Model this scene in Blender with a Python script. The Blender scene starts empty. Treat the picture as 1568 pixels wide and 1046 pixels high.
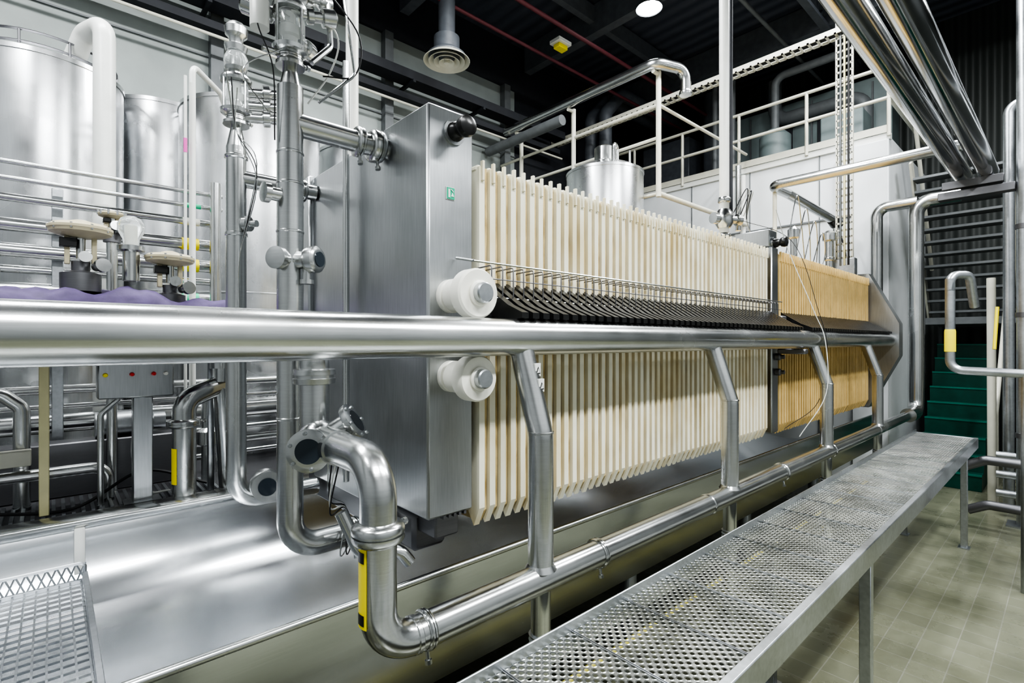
import bpy, math, random, bmesh
from mathutils import Vector, Matrix
random.seed(7)
H=2.3   # eye height above the floor; z values below are relative to eye height

# ------------------------------------------------------------------ materials
def newmat(name):
    m=bpy.data.materials.new(name); m.use_nodes=True
    nt=m.node_tree; b=nt.nodes['Principled BSDF']
    return m,nt,b
def simple(name,col,rough=.5,metal=0.,noise=0.0,nscale=8,bump=0.0,stretch=(1,1,1),alt=None,**kw):
    m,nt,b=newmat(name)
    b.inputs['Base Color'].default_value=(*col,1); b.inputs['Roughness'].default_value=rough
    b.inputs['Metallic'].default_value=metal
    for k,v in kw.items(): b.inputs[k.replace('_',' ')].default_value=v
    if noise or bump:
        tc=nt.nodes.new('ShaderNodeTexCoord'); n=nt.nodes.new('ShaderNodeTexNoise'); mp=nt.nodes.new('ShaderNodeMapping')
        mp.inputs['Scale'].default_value=stretch
        n.inputs['Scale'].default_value=nscale; n.inputs['Detail'].default_value=5
        nt.links.new(tc.outputs['Object'],mp.inputs['Vector']); nt.links.new(mp.outputs['Vector'],n.inputs['Vector'])
        if noise:
            r=nt.nodes.new('ShaderNodeValToRGB')
            r.color_ramp.elements[0].position=.3; r.color_ramp.elements[1].position=.7 if not alt else .56
            r.color_ramp.elements[0].color=(*(alt or [c*(1-noise) for c in col]),1)
            r.color_ramp.elements[1].color=(*[min(1,c*(1+noise*.5)) for c in col],1)
            nt.links.new(n.outputs['Fac'],r.inputs['Fac']); nt.links.new(r.outputs['Color'],b.inputs['Base Color'])
        if bump:
            bp=nt.nodes.new('ShaderNodeBump'); bp.inputs['Strength'].default_value=bump; bp.inputs['Distance'].default_value=.01
            nt.links.new(n.outputs['Fac'],bp.inputs['Height']); nt.links.new(bp.outputs['Normal'],b.inputs['Normal'])
    return m
def steel(name,col,rough,stretch=(3,3,60),var=.12,rv=.12,bump=.03,big=2.2):
    m,nt,b=newmat(name)
    b.inputs['Metallic'].default_value=1.
    tc=nt.nodes.new('ShaderNodeTexCoord'); mp=nt.nodes.new('ShaderNodeMapping'); mp.inputs['Scale'].default_value=stretch
    n=nt.nodes.new('ShaderNodeTexNoise'); n.inputs['Scale'].default_value=3; n.inputs['Detail'].default_value=6
    n2=nt.nodes.new('ShaderNodeTexNoise'); n2.inputs['Scale'].default_value=big; n2.inputs['Detail'].default_value=4
    nt.links.new(tc.outputs['Object'],mp.inputs['Vector']); nt.links.new(mp.outputs['Vector'],n.inputs['Vector'])
    nt.links.new(tc.outputs['Object'],n2.inputs['Vector'])
    r=nt.nodes.new('ShaderNodeValToRGB'); r.color_ramp.elements[0].position=.3; r.color_ramp.elements[1].position=.7
    r.color_ramp.elements[0].color=(*[c*(1-var) for c in col],1); r.color_ramp.elements[1].color=(*[min(1,c*(1+var)) for c in col],1)
    mx=nt.nodes.new('ShaderNodeMix'); mx.data_type='FLOAT'; mx.inputs['Factor'].default_value=.6
    nt.links.new(n.outputs['Fac'],mx.inputs[2]); nt.links.new(n2.outputs['Fac'],mx.inputs[3])
    nt.links.new(mx.outputs[0],r.inputs['Fac']); nt.links.new(r.outputs['Color'],b.inputs['Base Color'])
    mr=nt.nodes.new('ShaderNodeMapRange'); mr.inputs['From Min'].default_value=.3; mr.inputs['From Max'].default_value=.7
    mr.inputs['To Min'].default_value=rough; mr.inputs['To Max'].default_value=rough+rv
    nt.links.new(n2.outputs['Fac'],mr.inputs['Value']); nt.links.new(mr.outputs['Result'],b.inputs['Roughness'])
    bp=nt.nodes.new('ShaderNodeBump'); bp.inputs['Strength'].default_value=bump*4; bp.inputs['Distance'].default_value=.001
    nt.links.new(n.outputs['Fac'],bp.inputs['Height']); nt.links.new(bp.outputs['Normal'],b.inputs['Normal'])
    return m
STEEL=steel('stainless_pipe',(.60,.61,.605),.18,rv=.11)
PANEL=steel('stainless_brushed_panel',(.46,.475,.485),.29,stretch=(40,40,2),var=.18)
TANKM=steel('tank_stainless',(.68,.69,.70),.22,stretch=(40,40,1.5),var=.1)
POLISH=steel('stainless_polished',(.60,.61,.62),.1,var=.06,rv=.08)
GALV=steel('galvanised_steel',(.48,.50,.52),.3,stretch=(12,12,12),var=.22)
DKSTEEL=steel('dark_steel',(.2,.2,.21),.4)
TROUGH=steel('trough_stainless',(.60,.62,.64),.22,stretch=(1.5,30,30),var=.08,rv=.05,big=.9)
WHITE=simple('white_nylon',(.82,.81,.73),.3,noise=.1,nscale=6)
CREAM=simple('plate_polypropylene',(.78,.755,.62),.42,noise=.1,nscale=4,bump=.1,stretch=(1,1,.45),alt=(.66,.57,.36))
CLOTH=simple('filter_cloth',(.60,.48,.25),.75,noise=.25,nscale=6,bump=.2,alt=(.38,.27,.11))
YEL=simple('yellow_plate',(.66,.48,.20),.55,noise=.15,nscale=5,bump=.12)  # yellower tone for plates and cloth beyond the intermediate head
YCL=simple('yellow_cloth',(.45,.28,.085),.8,noise=.2,nscale=9,bump=.2)
BLACK=simple('black_plastic',(.012,.012,.012),.3)
RUB=simple('black_rubber',(.02,.02,.022),.55)
PAINT=simple('cream_painted_steel',(.62,.61,.52),.4,noise=.06)
YPOST=simple('yellow_cream_paint',(.62,.58,.34),.4,noise=.08)
WPAINT=simple('white_painted_steel',(.72,.73,.70),.35,noise=.05)
BEIGE=simple('beige_actuator_paint',(.50,.45,.31),.4,noise=.15)
GREYP=simple('grey_paint',(.14,.15,.155),.5,noise=.15)
DARK=simple('dark_paint',(.02,.022,.028),.6,noise=.2)
PURPLE=simple('purple_cover_cloth',(.10,.07,.17),.65,noise=.3,nscale=14,bump=.5)
GREEN=simple('green_paint',(.004,.07,.05),.4,noise=.2)
GREENE=simple('green_step_edge',(.01,.18,.13),.4)
SIGNG=simple('sign_green',(.0,.38,.22),.4)
YELT=simple('yellow_label',(.85,.72,.02),.45)
GRNT=simple('green_label',(.05,.55,.3),.5)
PINK=simple('pink_label',(.75,.1,.45),.5)
RED=simple('red_button',(.6,.02,.02),.35)
REDP=simple('red_pipe',(.13,.03,.04),.5)
GLASS=simple('clear_glass',(.95,.98,.98),.04,Transmission_Weight=.75,IOR=1.25)
DGLASS=simple('dark_sight_glass',(.03,.04,.05),.05)
WALLW=simple('white_wall',(.70,.725,.74),.55,noise=.1,nscale=1.5)
WALLG=simple('grey_wall_cladding',(.30,.33,.318),.5,noise=.18,nscale=1.5)
WALLN=simple('grey_plaster',(.22,.23,.235),.6,noise=.1,nscale=1)
DUCT=simple('grey_duct',(.10,.11,.125),.45,noise=.2)
PANG=simple('grey_green_panel',(.18,.22,.22),.5,noise=.2,nscale=2)
def emis(name,col,st):
    m,nt,b=newmat(name); b.inputs['Emission Color'].default_value=(*col,1); b.inputs['Emission Strength'].default_value=st; return m
BULB=emis('lamp_diffuser',(.92,.97,1),25)

def tiles():
    m,nt,b=newmat('floor_tiles')
    tc=nt.nodes.new('ShaderNodeTexCoord'); br=nt.nodes.new('ShaderNodeTexBrick')
    br.offset=0; br.inputs['Scale'].default_value=1; br.inputs['Brick Width'].default_value=.2; br.inputs['Row Height'].default_value=.2
    br.inputs['Mortar Size'].default_value=.004; br.inputs['Mortar Smooth'].default_value=.2
    br.inputs['Color1'].default_value=(.22,.225,.16,1); br.inputs['Color2'].default_value=(.185,.19,.135,1); br.inputs['Mortar'].default_value=(.26,.26,.21,1)
    nt.links.new(tc.outputs['Object'],br.inputs['Vector'])
    n=nt.nodes.new('ShaderNodeTexNoise'); n.inputs['Scale'].default_value=1.3; n.inputs['Detail'].default_value=6; n.inputs['Roughness'].default_value=.55
    nt.links.new(tc.outputs['Object'],n.inputs['Vector'])
    mr=nt.nodes.new('ShaderNodeMapRange'); mr.inputs['From Min'].default_value=.3; mr.inputs['From Max'].default_value=.7; mr.inputs['To Min'].default_value=.08; mr.inputs['To Max'].default_value=.45
    nt.links.new(n.outputs['Fac'],mr.inputs['Value']); nt.links.new(mr.outputs['Result'],b.inputs['Roughness'])
    gr=nt.nodes.new('ShaderNodeValToRGB'); gr.color_ramp.elements[0].position=.35; gr.color_ramp.elements[1].position=.62
    gr.color_ramp.elements[0].color=(.45,.45,.42,1); gr.color_ramp.elements[1].color=(1,1,1,1); nt.links.new(n.outputs['Fac'],gr.inputs['Fac'])
    mx=nt.nodes.new('ShaderNodeMix'); mx.data_type='RGBA'; mx.blend_type='MULTIPLY'; mx.inputs['Factor'].default_value=.8
    nt.links.new(br.outputs['Color'],mx.inputs[6]); nt.links.new(gr.outputs['Color'],mx.inputs[7])
    nt.links.new(mx.outputs[2],b.inputs['Base Color'])
    bp=nt.nodes.new('ShaderNodeBump'); bp.inputs['Strength'].default_value=.3; bp.inputs['Distance'].default_value=.003; bp.invert=True
    nt.links.new(br.outputs['Fac'],bp.inputs['Height']); nt.links.new(bp.outputs['Normal'],b.inputs['Normal'])
    return m
TILES=tiles()
def corrug(name,col,axis,pitch):
    m,nt,b=newmat(name); b.inputs['Base Color'].default_value=(*col,1); b.inputs['Roughness'].default_value=.55
    tc=nt.nodes.new('ShaderNodeTexCoord'); w=nt.nodes.new('ShaderNodeTexWave'); w.bands_direction=axis; w.wave_profile='SIN'
    w.inputs['Scale'].default_value=.314/pitch; nt.links.new(tc.outputs['Object'],w.inputs['Vector'])
    bp=nt.nodes.new('ShaderNodeBump'); bp.inputs['Strength'].default_value=1; bp.inputs['Distance'].default_value=.04
    nt.links.new(w.outputs['Fac'],bp.inputs['Height']); nt.links.new(bp.outputs['Normal'],b.inputs['Normal'])
    return m
CORR_D=corrug('dark_corrugated_cladding',(.035,.04,.037),'Y',.2)
CORR_C=corrug('ceiling_decking',(.06,.068,.09),'X',.3)
def perf():
    # perforated galvanised tread: staggered round holes are really see-through
    m,nt,b=newmat('perforated_tread'); N=nt.nodes; L=nt.links
    b.inputs['Metallic'].default_value=.9; b.inputs['Roughness'].default_value=.32
    tc=N.new('ShaderNodeTexCoord'); PX,PY=.042,.042
    def lat(ox,oy):
        mp=N.new('ShaderNodeMapping'); mp.inputs['Location'].default_value=(ox,oy,0); mp.inputs['Scale'].default_value=(1/PX,1/PY,0)
        L.new(tc.outputs['Object'],mp.inputs['Vector'])
        fr=N.new('ShaderNodeVectorMath'); fr.operation='FRACTION'; L.new(mp.outputs['Vector'],fr.inputs[0])
        sb=N.new('ShaderNodeVectorMath'); sb.operation='SUBTRACT'; sb.inputs[1].default_value=(.5,.5,0); L.new(fr.outputs[0],sb.inputs[0])
        sc=N.new('ShaderNodeVectorMath'); sc.operation='MULTIPLY'; sc.inputs[1].default_value=(PX,PY,0); L.new(sb.outputs[0],sc.inputs[0])
        ln=N.new('ShaderNodeVectorMath'); ln.operation='LENGTH'; L.new(sc.outputs[0],ln.inputs[0]); return ln.outputs['Value']
    a=lat(0,0); c=lat(.5,.5)
    mn=N.new('ShaderNodeMath'); mn.operation='MINIMUM'; L.new(a,mn.inputs[0]); L.new(c,mn.inputs[1])
    gt=N.new('ShaderNodeMath'); gt.operation='GREATER_THAN'; gt.inputs[1].default_value=.0085; L.new(mn.outputs[0],gt.inputs[0])
    L.new(gt.outputs[0],b.inputs['Alpha'])
    mr=N.new('ShaderNodeMapRange'); mr.inputs['From Min'].default_value=.006; mr.inputs['From Max'].default_value=.014; mr.inputs['To Min'].default_value=1; mr.inputs['To Max'].default_value=0
    L.new(mn.outputs[0],mr.inputs['Value'])
    n=N.new('ShaderNodeTexNoise'); n.inputs['Scale'].default_value=5; n.inputs['Detail'].default_value=6; L.new(tc.outputs['Object'],n.inputs['Vector'])
    rr=N.new('ShaderNodeValToRGB'); rr.color_ramp.elements[0].position=.35; rr.color_ramp.elements[1].position=.65
    rr.color_ramp.elements[0].color=(.25,.26,.25,1); rr.color_ramp.elements[1].color=(.50,.51,.49,1)
    L.new(n.outputs['Fac'],rr.inputs['Fac']); L.new(rr.outputs['Color'],b.inputs['Base Color'])
    bp=N.new('ShaderNodeBump'); bp.inputs['Strength'].default_value=1; bp.inputs['Distance'].default_value=.006
    L.new(mr.outputs['Result'],bp.inputs['Height']); L.new(bp.outputs['Normal'],b.inputs['Normal'])
    return m
PERF=perf()

# ------------------------------------------------------------------ builder
def group(name):
    e=bpy.data.objects.new(name,None); e.empty_display_size=.1
    bpy.context.scene.collection.objects.link(e); return e
class B:
    def __init__(s,name,parent=None):
        s.name=name; s.par=parent; s.v=[]; s.f=[]; s.m=[]; s.mats=[]
    def add(s,vs,fs,mat):
        if mat not in s.mats: s.mats.append(mat)
        k=s.mats.index(mat); o=len(s.v)
        s.v+= [tuple(v) for v in vs]; s.f+=[tuple(i+o for i in f) for f in fs]; s.m+=[k]*len(fs); return s
    def box(s,a,b,mat,bev=.004):
        x0,x1=sorted((a[0],b[0])); y0,y1=sorted((a[1],b[1])); z0,z1=sorted((a[2],b[2]))
        bev=min(bev,(x1-x0)*.3,(y1-y0)*.3,(z1-z0)*.3)
        if bev<=0.0005:
            vs=[(x,y,z) for x in (x0,x1) for y in (y0,y1) for z in (z0,z1)]
            return s.add(vs,[(0,1,3,2),(4,6,7,5),(0,4,5,1),(2,3,7,6),(0,2,6,4),(1,5,7,3)],mat)
        bm=bmesh.new(); bmesh.ops.create_cube(bm,size=1)
        for v in bm.verts: v.co=Vector(((x0+x1)/2+v.co.x*(x1-x0),(y0+y1)/2+v.co.y*(y1-y0),(z0+z1)/2+v.co.z*(z1-z0)))
        bmesh.ops.bevel(bm,geom=bm.edges[:],offset=bev,segments=1,affect='EDGES')
        bm.verts.index_update(); vs=[v.co.copy() for v in bm.verts]; fs=[[v.index for v in f.verts] for f in bm.faces]; bm.free()
        return s.add(vs,fs,mat)
    def prism(s,poly,ext,mat):
        n=len(poly); e=Vector(ext); P=[Vector(p) for p in poly]
        vs=P+[p+e for p in P]
        fs=[tuple(range(n-1,-1,-1)),tuple(range(n,2*n))]+[(i,(i+1)%n,n+(i+1)%n,n+i) for i in range(n)]
        return s.add(vs,fs,mat)
    def bar(s,p,q,w,h,mat,up=(0,0,1)):
        p=Vector(p);q=Vector(q);t=(q-p).normalized(); u=Vector(up)
        if abs(t.dot(u))>.95: u=Vector((1,0,0))
        a=t.cross(u).normalized()*w/2; c=a.cross(t).normalized()*h/2
        return s.prism([p-a-c,p+a-c,p+a+c,p-a+c],q-p,mat)
    def sweep(s,path,r,mat,seg,caps=True):
        n=len(path); T=[]
        for i in range(n):
            a=path[max(0,i-1)]; b=path[min(n-1,i+1)]; T.append((b-a).normalized())
        N=T[0].orthogonal().normalized(); vs=[]
        for i in range(n):
            N=(N-T[i]*N.dot(T[i])).normalized(); Bn=T[i].cross(N)
            for k in range(seg):
                a=2*math.pi*k/seg; vs.append(path[i]+(N*math.cos(a)+Bn*math.sin(a))*r)
        fs=[]
        for i in range(n-1):
            for k in range(seg):
                k2=(k+1)%seg; fs.append((i*seg+k,i*seg+k2,(i+1)*seg+k2,(i+1)*seg+k))
        if caps: fs+=[tuple(range(seg-1,-1,-1)),tuple((n-1)*seg+k for k in range(seg))]
        return s.add(vs,fs,mat)
    def tube(s,pts,r,mat,bend=None,seg=None,K=7):
        P=[Vector(p) for p in pts]; bend=bend or r*2.2
        seg=seg or (24 if r>.04 else 14 if r>.015 else 8)
        path=[P[0]]
        for i in range(1,len(P)-1):
            a,b,c=P[i-1],P[i],P[i+1]; d1=a-b; d2=c-b; l1=d1.length*(1 if i==1 else .5); l2=d2.length*(1 if i==len(P)-2 else .5)
            d1.normalize(); d2.normalize(); ang=d1.angle(d2)
            if ang>3.08: path.append(b); continue
            t=min(bend/math.tan(ang/2),l1*.98,l2*.98); rr=t*math.tan(ang/2)
            c0=b+(d1+d2).normalized()*rr/math.sin(ang/2); v1=b+d1*t-c0; v2=b+d2*t-c0; th=math.pi-ang
            for k in range(K+1):
                q=k/K; path.append(c0+(v1*math.sin((1-q)*th)+v2*math.sin(q*th))/math.sin(th))
        path.append(P[-1]); return s.sweep(path,r,mat,seg)
    def wire(s,pts,r,mat,seg=6,K=8):
        P=[Vector(p) for p in pts]; P=[P[0]*2-P[1]]+P+[P[-1]*2-P[-2]]; path=[]
        for i in range(1,len(P)-2):
            for k in range(K):
                t=k/K; a,b,c,d=P[i-1:i+3]
                path.append(.5*((2*b)+(c-a)*t+(2*a-5*b+4*c-d)*t*t+(3*b-a-3*c+d)*t**3))
        path.append(P[-2]); return s.sweep(path,r,mat,seg)
    def lathe(s,o,ax,prof,mat,seg=32,caps=True):
        o=Vector(o);t=Vector(ax).normalized();n=t.orthogonal().normalized();b=t.cross(n); vs=[];fs=[]
        for (h,r) in prof:
            for k in range(seg):
                a=2*math.pi*k/seg; vs.append(o+t*h+(n*math.cos(a)+b*math.sin(a))*max(r,.0004))
        for i in range(len(prof)-1):
            for k in range(seg):
                k2=(k+1)%seg; fs.append((i*seg+k,i*seg+k2,(i+1)*seg+k2,(i+1)*seg+k))
        if caps: fs+=[tuple(range(seg-1,-1,-1)),tuple((len(prof)-1)*seg+k for k in range(seg))]
        return s.add(vs,fs,mat)
    def patch(s,x,y,z0,z1,r,a0,a1,mat,n=10):
        vs=[];fs=[]
        for k in range(n+1):
            a=math.radians(a0+(a1-a0)*k/n)
            for rr in (r+.0006,r+.0016):
                for z in (z0,z1): vs.append((x+rr*math.cos(a),y+rr*math.sin(a),z))
        for k in range(n):
            o=4*k
            fs+=[(o+2,o+3,o+7,o+6),(o,o+4,o+5,o+1),(o+1,o+5,o+7,o+3),(o,o+2,o+6,o+4)]
        return s.add(vs,fs,mat)
    def flange(s,p,ax,r,mat,w=.02,k=1.3,nut=True):
        s.lathe(p,ax,[(-w*1.6,r*1.02),(-w*1.2,r*k*.93),(-w*.8,r*k),(-w*.15,r*k),(-w*.1,r*k*.9),(w*.1,r*k*.9),(w*.15,r*k),(w*.8,r*k),(w*1.2,r*k*.93),(w*1.6,r*1.02)],mat)
        if nut:
            t=Vector(ax).normalized(); n=t.cross(Vector((0.3,-1,.2))).normalized()
            c=Vector(p)+n*r*k; s.lathe(c,n,[(-.01,.008),(.03,.008),(.03,.014),(.045,.014)],mat,8)
    def ball(s,p,r,mat,seg=20,sc=1.):
        prof=[(-r*sc*math.cos(math.pi*i/10),r*math.sin(math.pi*i/10)) for i in range(11)]
        return s.lathe(p,(0,0,1),prof,mat,seg)
    def done(s,sharp=38):
        me=bpy.data.meshes.new(s.name); me.from_pydata([(x,y,z+H) for x,y,z in s.v],[],s.f)
        for m in s.mats: me.materials.append(m)
        me.polygons.foreach_set('material_index',s.m); me.polygons.foreach_set('use_smooth',[True]*len(s.f))
        me.update()
        bm=bmesh.new(); bm.from_mesh(me); bmesh.ops.recalc_face_normals(bm,faces=bm.faces[:]); bm.to_mesh(me); bm.free()
        me.set_sharp_from_angle(angle=math.radians(sharp))
        o=bpy.data.objects.new(s.name,me); bpy.context.scene.collection.objects.link(o)
        if s.par: o.parent=s.par
        return o

FZ=-2.3; CZ=6.3
# ------------------------------------------------------------------ room shell
B('floor').box((-4,-4,FZ-.1),(14.2,8.4,FZ),TILES,0).done()
B('ceiling').box((-4,-4,CZ),(14.2,8.4,CZ+.1),CORR_C,0).done()
w=B('wall_left'); w.box((-4,8,0.2),(7.3,8.2,5.3),WALLG,0); w.box((-4,8,FZ),(7.3,8.2,.2),GREYP,0); w.box((-4,8,5.3),(14.2,8.2,CZ),DARK,0); w.box((7.3,8,FZ),(14.2,8.2,5.3),DARK,0)
for x in (-1,1.6,4.2,6.9): w.box((x,7.85,FZ),(x+.16,8,5.3),GREYP)
for z in (1.2,2.1,3.0,3.9): w.box((-4,7.97,z),(7.3,8.0,z+.02),GREYP,0)
w.done()
B('wall_back').box((13,-4,FZ),(13.2,8,CZ),CORR_D,0).done()
B('wall_right').box((-4,-4.2,FZ),(14.2,-4,CZ),WALLN,0).done()
B('wall_front').box((-4.2,-4,FZ),(-4,8.4,CZ),WALLN,0).done()
t=B('cable_tray')
t.box((-3.9,7.45,4.4),(8.3,7.75,4.43),DARK,0); t.box((-3.9,7.45,4.43),(8.3,7.47,4.55),DARK,0); t.box((-3.9,7.73,4.43),(8.3,7.75,4.55),DARK,0)
t.box((-3.9,7.6,4.12),(8.3,7.75,4.22),DARK,0); t.tube([(-3.9,7.55,4.0),(8.3,7.55,4.0)],.02,PAINT)
for i in range(8): t.bar((-3+i*1.5,7.4,4.36),(-3+i*1.5,7.98,4.36),.05,.05,DARK)
t.done()
t=B('roof_steelwork')
for x in (1.5,4.5,7.5,10.5):
    t.box((x,-3.9,5.75),(x+.18,7.9,6.28),DUCT,0)
for y in (0,3,6): t.box((-3.9,y,5.95),(12.9,y+.12,6.25),DUCT,0)
t.tube([(2,5.9,5.4),(12.9,5.9,5.4)],.035,REDP); t.tube([(2,3.7,5.65),(12.9,3.7,5.65)],.035,GREYP); t.tube([(2,6.6,5.3),(12.9,6.6,5.3)],.03,REDP)
for k in range(8): t.bar((5.6+k*.9,3.06,5.75),(6.1+k*.9,3.06,6.25),.05,.05,DUCT); t.bar((6.1+k*.9,3.06,6.25),(6.5+k*.9,3.06,5.75),.05,.05,DUCT)
t.box((5.6,3.0,5.70),(12.9,3.12,5.77),DUCT,0)
t.box((6.75,6.2,5.3),(6.98,6.35,5.38),YELT,.01); t.box((6.7,6.15,5.38),(7.03,6.4,5.45),WPAINT,.01)
for y in (6.9,7.3): t.tube([(9.0,y,2.5),(9.0,y,5.0),(9.6,y,5.6),(12.5,y,5.6)],.14,DUCT,bend=.3)
t.done()

# ------------------------------------------------------------------ mash filter press
press=group('mash_filter_press')
YB=1.75
b=B('side_beam',press)
b.tube([(-3,YB,.02),(8.85,YB,.02)],.085,STEEL,seg=48); b.tube([(-3,4.05,.02),(8.85,4.05,.02)],.085,STEEL,seg=32)
b.done()
b=B('fixed_head',press)
b.box((1.285,2.0,-.83),(1.55,2.43,1.11),PANEL,.012)
b.box((1.30,2.434,-.90),(1.55,3.42,1.10),PANEL,.012)
b.box((1.27,3.424,-.83),(1.55,3.8,1.11),PANEL,.012)
b.box((1.33,2.2,-1.05),(1.53,3.6,-.86),DKSTEEL,.02)
b.box((1.36,2.05,-.95),(1.5,2.3,-.82),DKSTEEL,.01)
for k in range(5): b.box((1.38+k*.03,2.01,-.845),(1.395+k*.03,2.04,-.825),DKSTEEL,0)
b.done()
def roller(z,k,par):
    r=B('roller',par)
    r.lathe((1.41,2.02,z),(0,-1,0),[(0,.08*k),(.05,.08*k),(.055,.07*k),(.065,.07*k),(.07,.08*k),(.14,.08*k),(.145,.055*k),(.17,.055*k),(.172,.1*k),(.178,.112*k),(.235,.112*k),(.245,.104*k)],WHITE,40)
    r.lathe((1.41,1.78,z),(0,-1,0),[(0,.058*k),(.015,.058*k),(.02,.05*k)],WHITE,32)
    r.lathe((1.41,1.762,z),(0,-1,0),[(0,.046*k),(.03,.046*k),(.036,.040*k)],GALV,24)
    r.done()
roller(.215,1.0,press); roller(-.165,.93,press)
def knob(x,y,z,par):
    r=B('locking_knob',par)
    r.lathe((x,y,z),(0,-1,0),[(0,.06),(.012,.06),(.014,.035)],PANEL)
    r.lathe((x,y-.012,z),(0,-1,0),[(0,.046),(.03,.042),(.04,.032),(.055,.032),(.065,.044),(.09,.05),(.11,.046),(.12,.028),(.123,.0)],BLACK)
    r.done()
knob(1.43,2.0,1.0,press); knob(5.29,2.0,.97,press)
b=B('safety_sign',press)
b.box((1.385,1.996,.675),(1.435,2.0,.735),WPAINT,0); b.box((1.388,1.993,.678),(1.432,1.996,.732),SIGNG,0)
b.box((1.395,1.991,.684),(1.405,1.993,.724),WPAINT,0); b.prism([(1.41,1.991,.69),(1.428,1.991,.69),(1.419,1.991,.71)],(0,.002,0),WPAINT); b.bar((1.41,1.992,.724),(1.425,1.992,.712),.004,.004,WPAINT)
b.done()
def plates(name,x0,x1,pitch,mp,mc):
    b=B(name,press); n=int((x1-x0)/pitch)
    for i in range(n):
        x=x0+i*pitch; th=pitch*.5; j=random.uniform(-.003,.003)
        b.prism([(x,1.985+j,.87),(x,1.985+j,-.83),(x,2.03+j,-.925+j),(x,2.075,-.86),(x,3.8,-.86),(x,3.8,.87)],(th,0,0),mp)
        b.lathe((x+th/2,2.0,.865),(0,1,0),[(0,.016),(.01,.022),(1.76,.022)],mp,10)
        b.box((x+th*.3,1.97+j,.80),(x+th*.7,1.99,.90),mp,.002)
        for c in (0,1):
            xc=x+th+.003+c*pitch*.23; w=pitch*.19; vs=[];fs=[]; M=15
            ph=random.uniform(0,6); a=random.uniform(.001,.003)
            for k in range(M):
                z=.875-(.875+.87)*k/(M-1)
                y=1.999+.006*c+a*math.sin(ph+k*.9); xx=xc+.001*math.sin(ph*2+k*.7)
                if k==M-1: y+=.04; z=-.905+random.uniform(-.012,.012)
                if k==M-2: z=-.85
                vs+=[(xx,y,z),(xx+w*.5,y-.003,z),(xx+w,y+.003,z),(xx+w,3.8,z),(xx,3.8,z)]
            for k in range(M-1):
                o=5*k
                for q in range(5): fs.append((o+q,o+(q+1)%5,o+5+(q+1)%5,o+5+q))
            fs+=[(0,4,3,2,1),(5*M-5,5*M-4,5*M-3,5*M-2,5*M-1)]
            b.add(vs,fs,mc)
    return b.done(20)
plates('filter_plates',1.575,5.2,.07,CREAM,CLOTH)
plates('yellow_filter_plates',5.4,8.7,.07,YEL,YCL)
b=B('intermediate_head',press)
b.box((5.215,1.985,-.9),(5.375,3.8,.93),PANEL,.01); b.box((5.2,2.0,.93),(5.38,2.35,1.1),PANEL,.01); b.box((5.2,2.4,.93),(5.38,3.4,1.05),PANEL,.01)
b.box((5.23,1.9,-.05),(5.36,2.0,.25),DKSTEEL,.01); b.box((5.25,1.7,-.12),(5.34,1.95,-.07),DKSTEEL,.01)
for z in (-.15,-.3): b.lathe((5.3,1.98,z),(0,-1,0),[(0,.035),(.04,.035),(.05,.02),(.08,.02)],DKSTEEL,14)
b.done()
b=B('end_frame',press)
poly=[(8.74,2.0,.98),(8.74,1.64,.25),(8.74,1.64,-.2),(8.74,2.0,-.95),(8.74,3.8,-.95),(8.74,4.16,-.2),(8.74,4.16,.25),(8.74,3.8,.98)]
b.prism(poly,(.22,0,0),PANEL)
b.box((8.96,2.5,-.4),(9.5,3.3,.5),PANEL,.02)
b.done()
b=B('plate_handles',press); n=int((8.7-1.6)/.07)
for i in range(n):
    x=1.60+i*.07
    if 5.18<x<5.4: continue
    b.prism([(x,2.0,.30),(x,2.0,.16),(x,1.84,.095),(x,1.70,.108),(x,1.70,.135),(x,1.80,.175)],(.042,0,0),BLACK)
b.tube([(1.55,1.93,.12),(8.7,1.93,.12)],.015,BLACK); b.box((1.58,1.96,.13),(8.68,1.985,.24),BLACK,0)
b.done()
b=B('wire_guard',press)
for i in range(int(3.6/.07)):
    x=1.56+i*.07
    b.tube([(x,2.0,.36),(x,1.87,.365),(x,1.87,.2),(x,1.95,.18)],.0034,DKSTEEL,bend=.015,seg=6,K=3)
b.tube([(1.45,1.87,.375),(5.15,1.87,.375)],.005,STEEL); b.tube([(1.5,1.872,.30),(5.15,1.872,.30)],.003,DKSTEEL); b.tube([(1.56,1.872,.21),(5.15,1.872,.21)],.005,STEEL)
b.tube([(1.45,1.87,.375),(1.44,1.99,.40)],.006,STEEL)
b.done()
for i,x in enumerate((1.64,3.52,5.59,7.5)):
    b=B('beam_leg',press)
    b.tube([(x,YB,-.03),(x,1.62,-.42),(x,1.62,-1.03)],.058,STEEL,bend=.12,seg=28)
    b.lathe((x,1.62,-.41),(0,0,1),[(-.006,.0585),(-.004,.0605),(.004,.0605),(.006,.0585)],STEEL)
    b.lathe((x,1.62,-1.005),(0,0,1),[(-.02,.072),(-.005,.064),(.005,.058)],STEEL)
    if i==0:
        for zz in (-.13,-.2):
            yy=1.75+(zz+.03)*.333-.0605
            b.box((x-.0,yy-.002,zz-.03),(x+.035,yy+.010,zz+.03),WPAINT,.001); b.prism([(x+.004,yy-.004,zz-.018),(x+.031,yy-.004,zz-.018),(x+.0175,yy-.004,zz+.014)],(0,.002,0),BLACK); b.prism([(x+.009,yy-.005,zz-.014),(x+.026,yy-.005,zz-.014),(x+.0175,yy-.005,zz+.006)],(0,.002,0),WPAINT)
    b.done()
    b=B('beam_leg_far',press); b.tube([(x,4.05,-.03),(x,4.18,-.42),(x,4.18,FZ)],.056,STEEL,bend=.12,seg=20); b.done()
b=B('floor_stub_leg',press)
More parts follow.
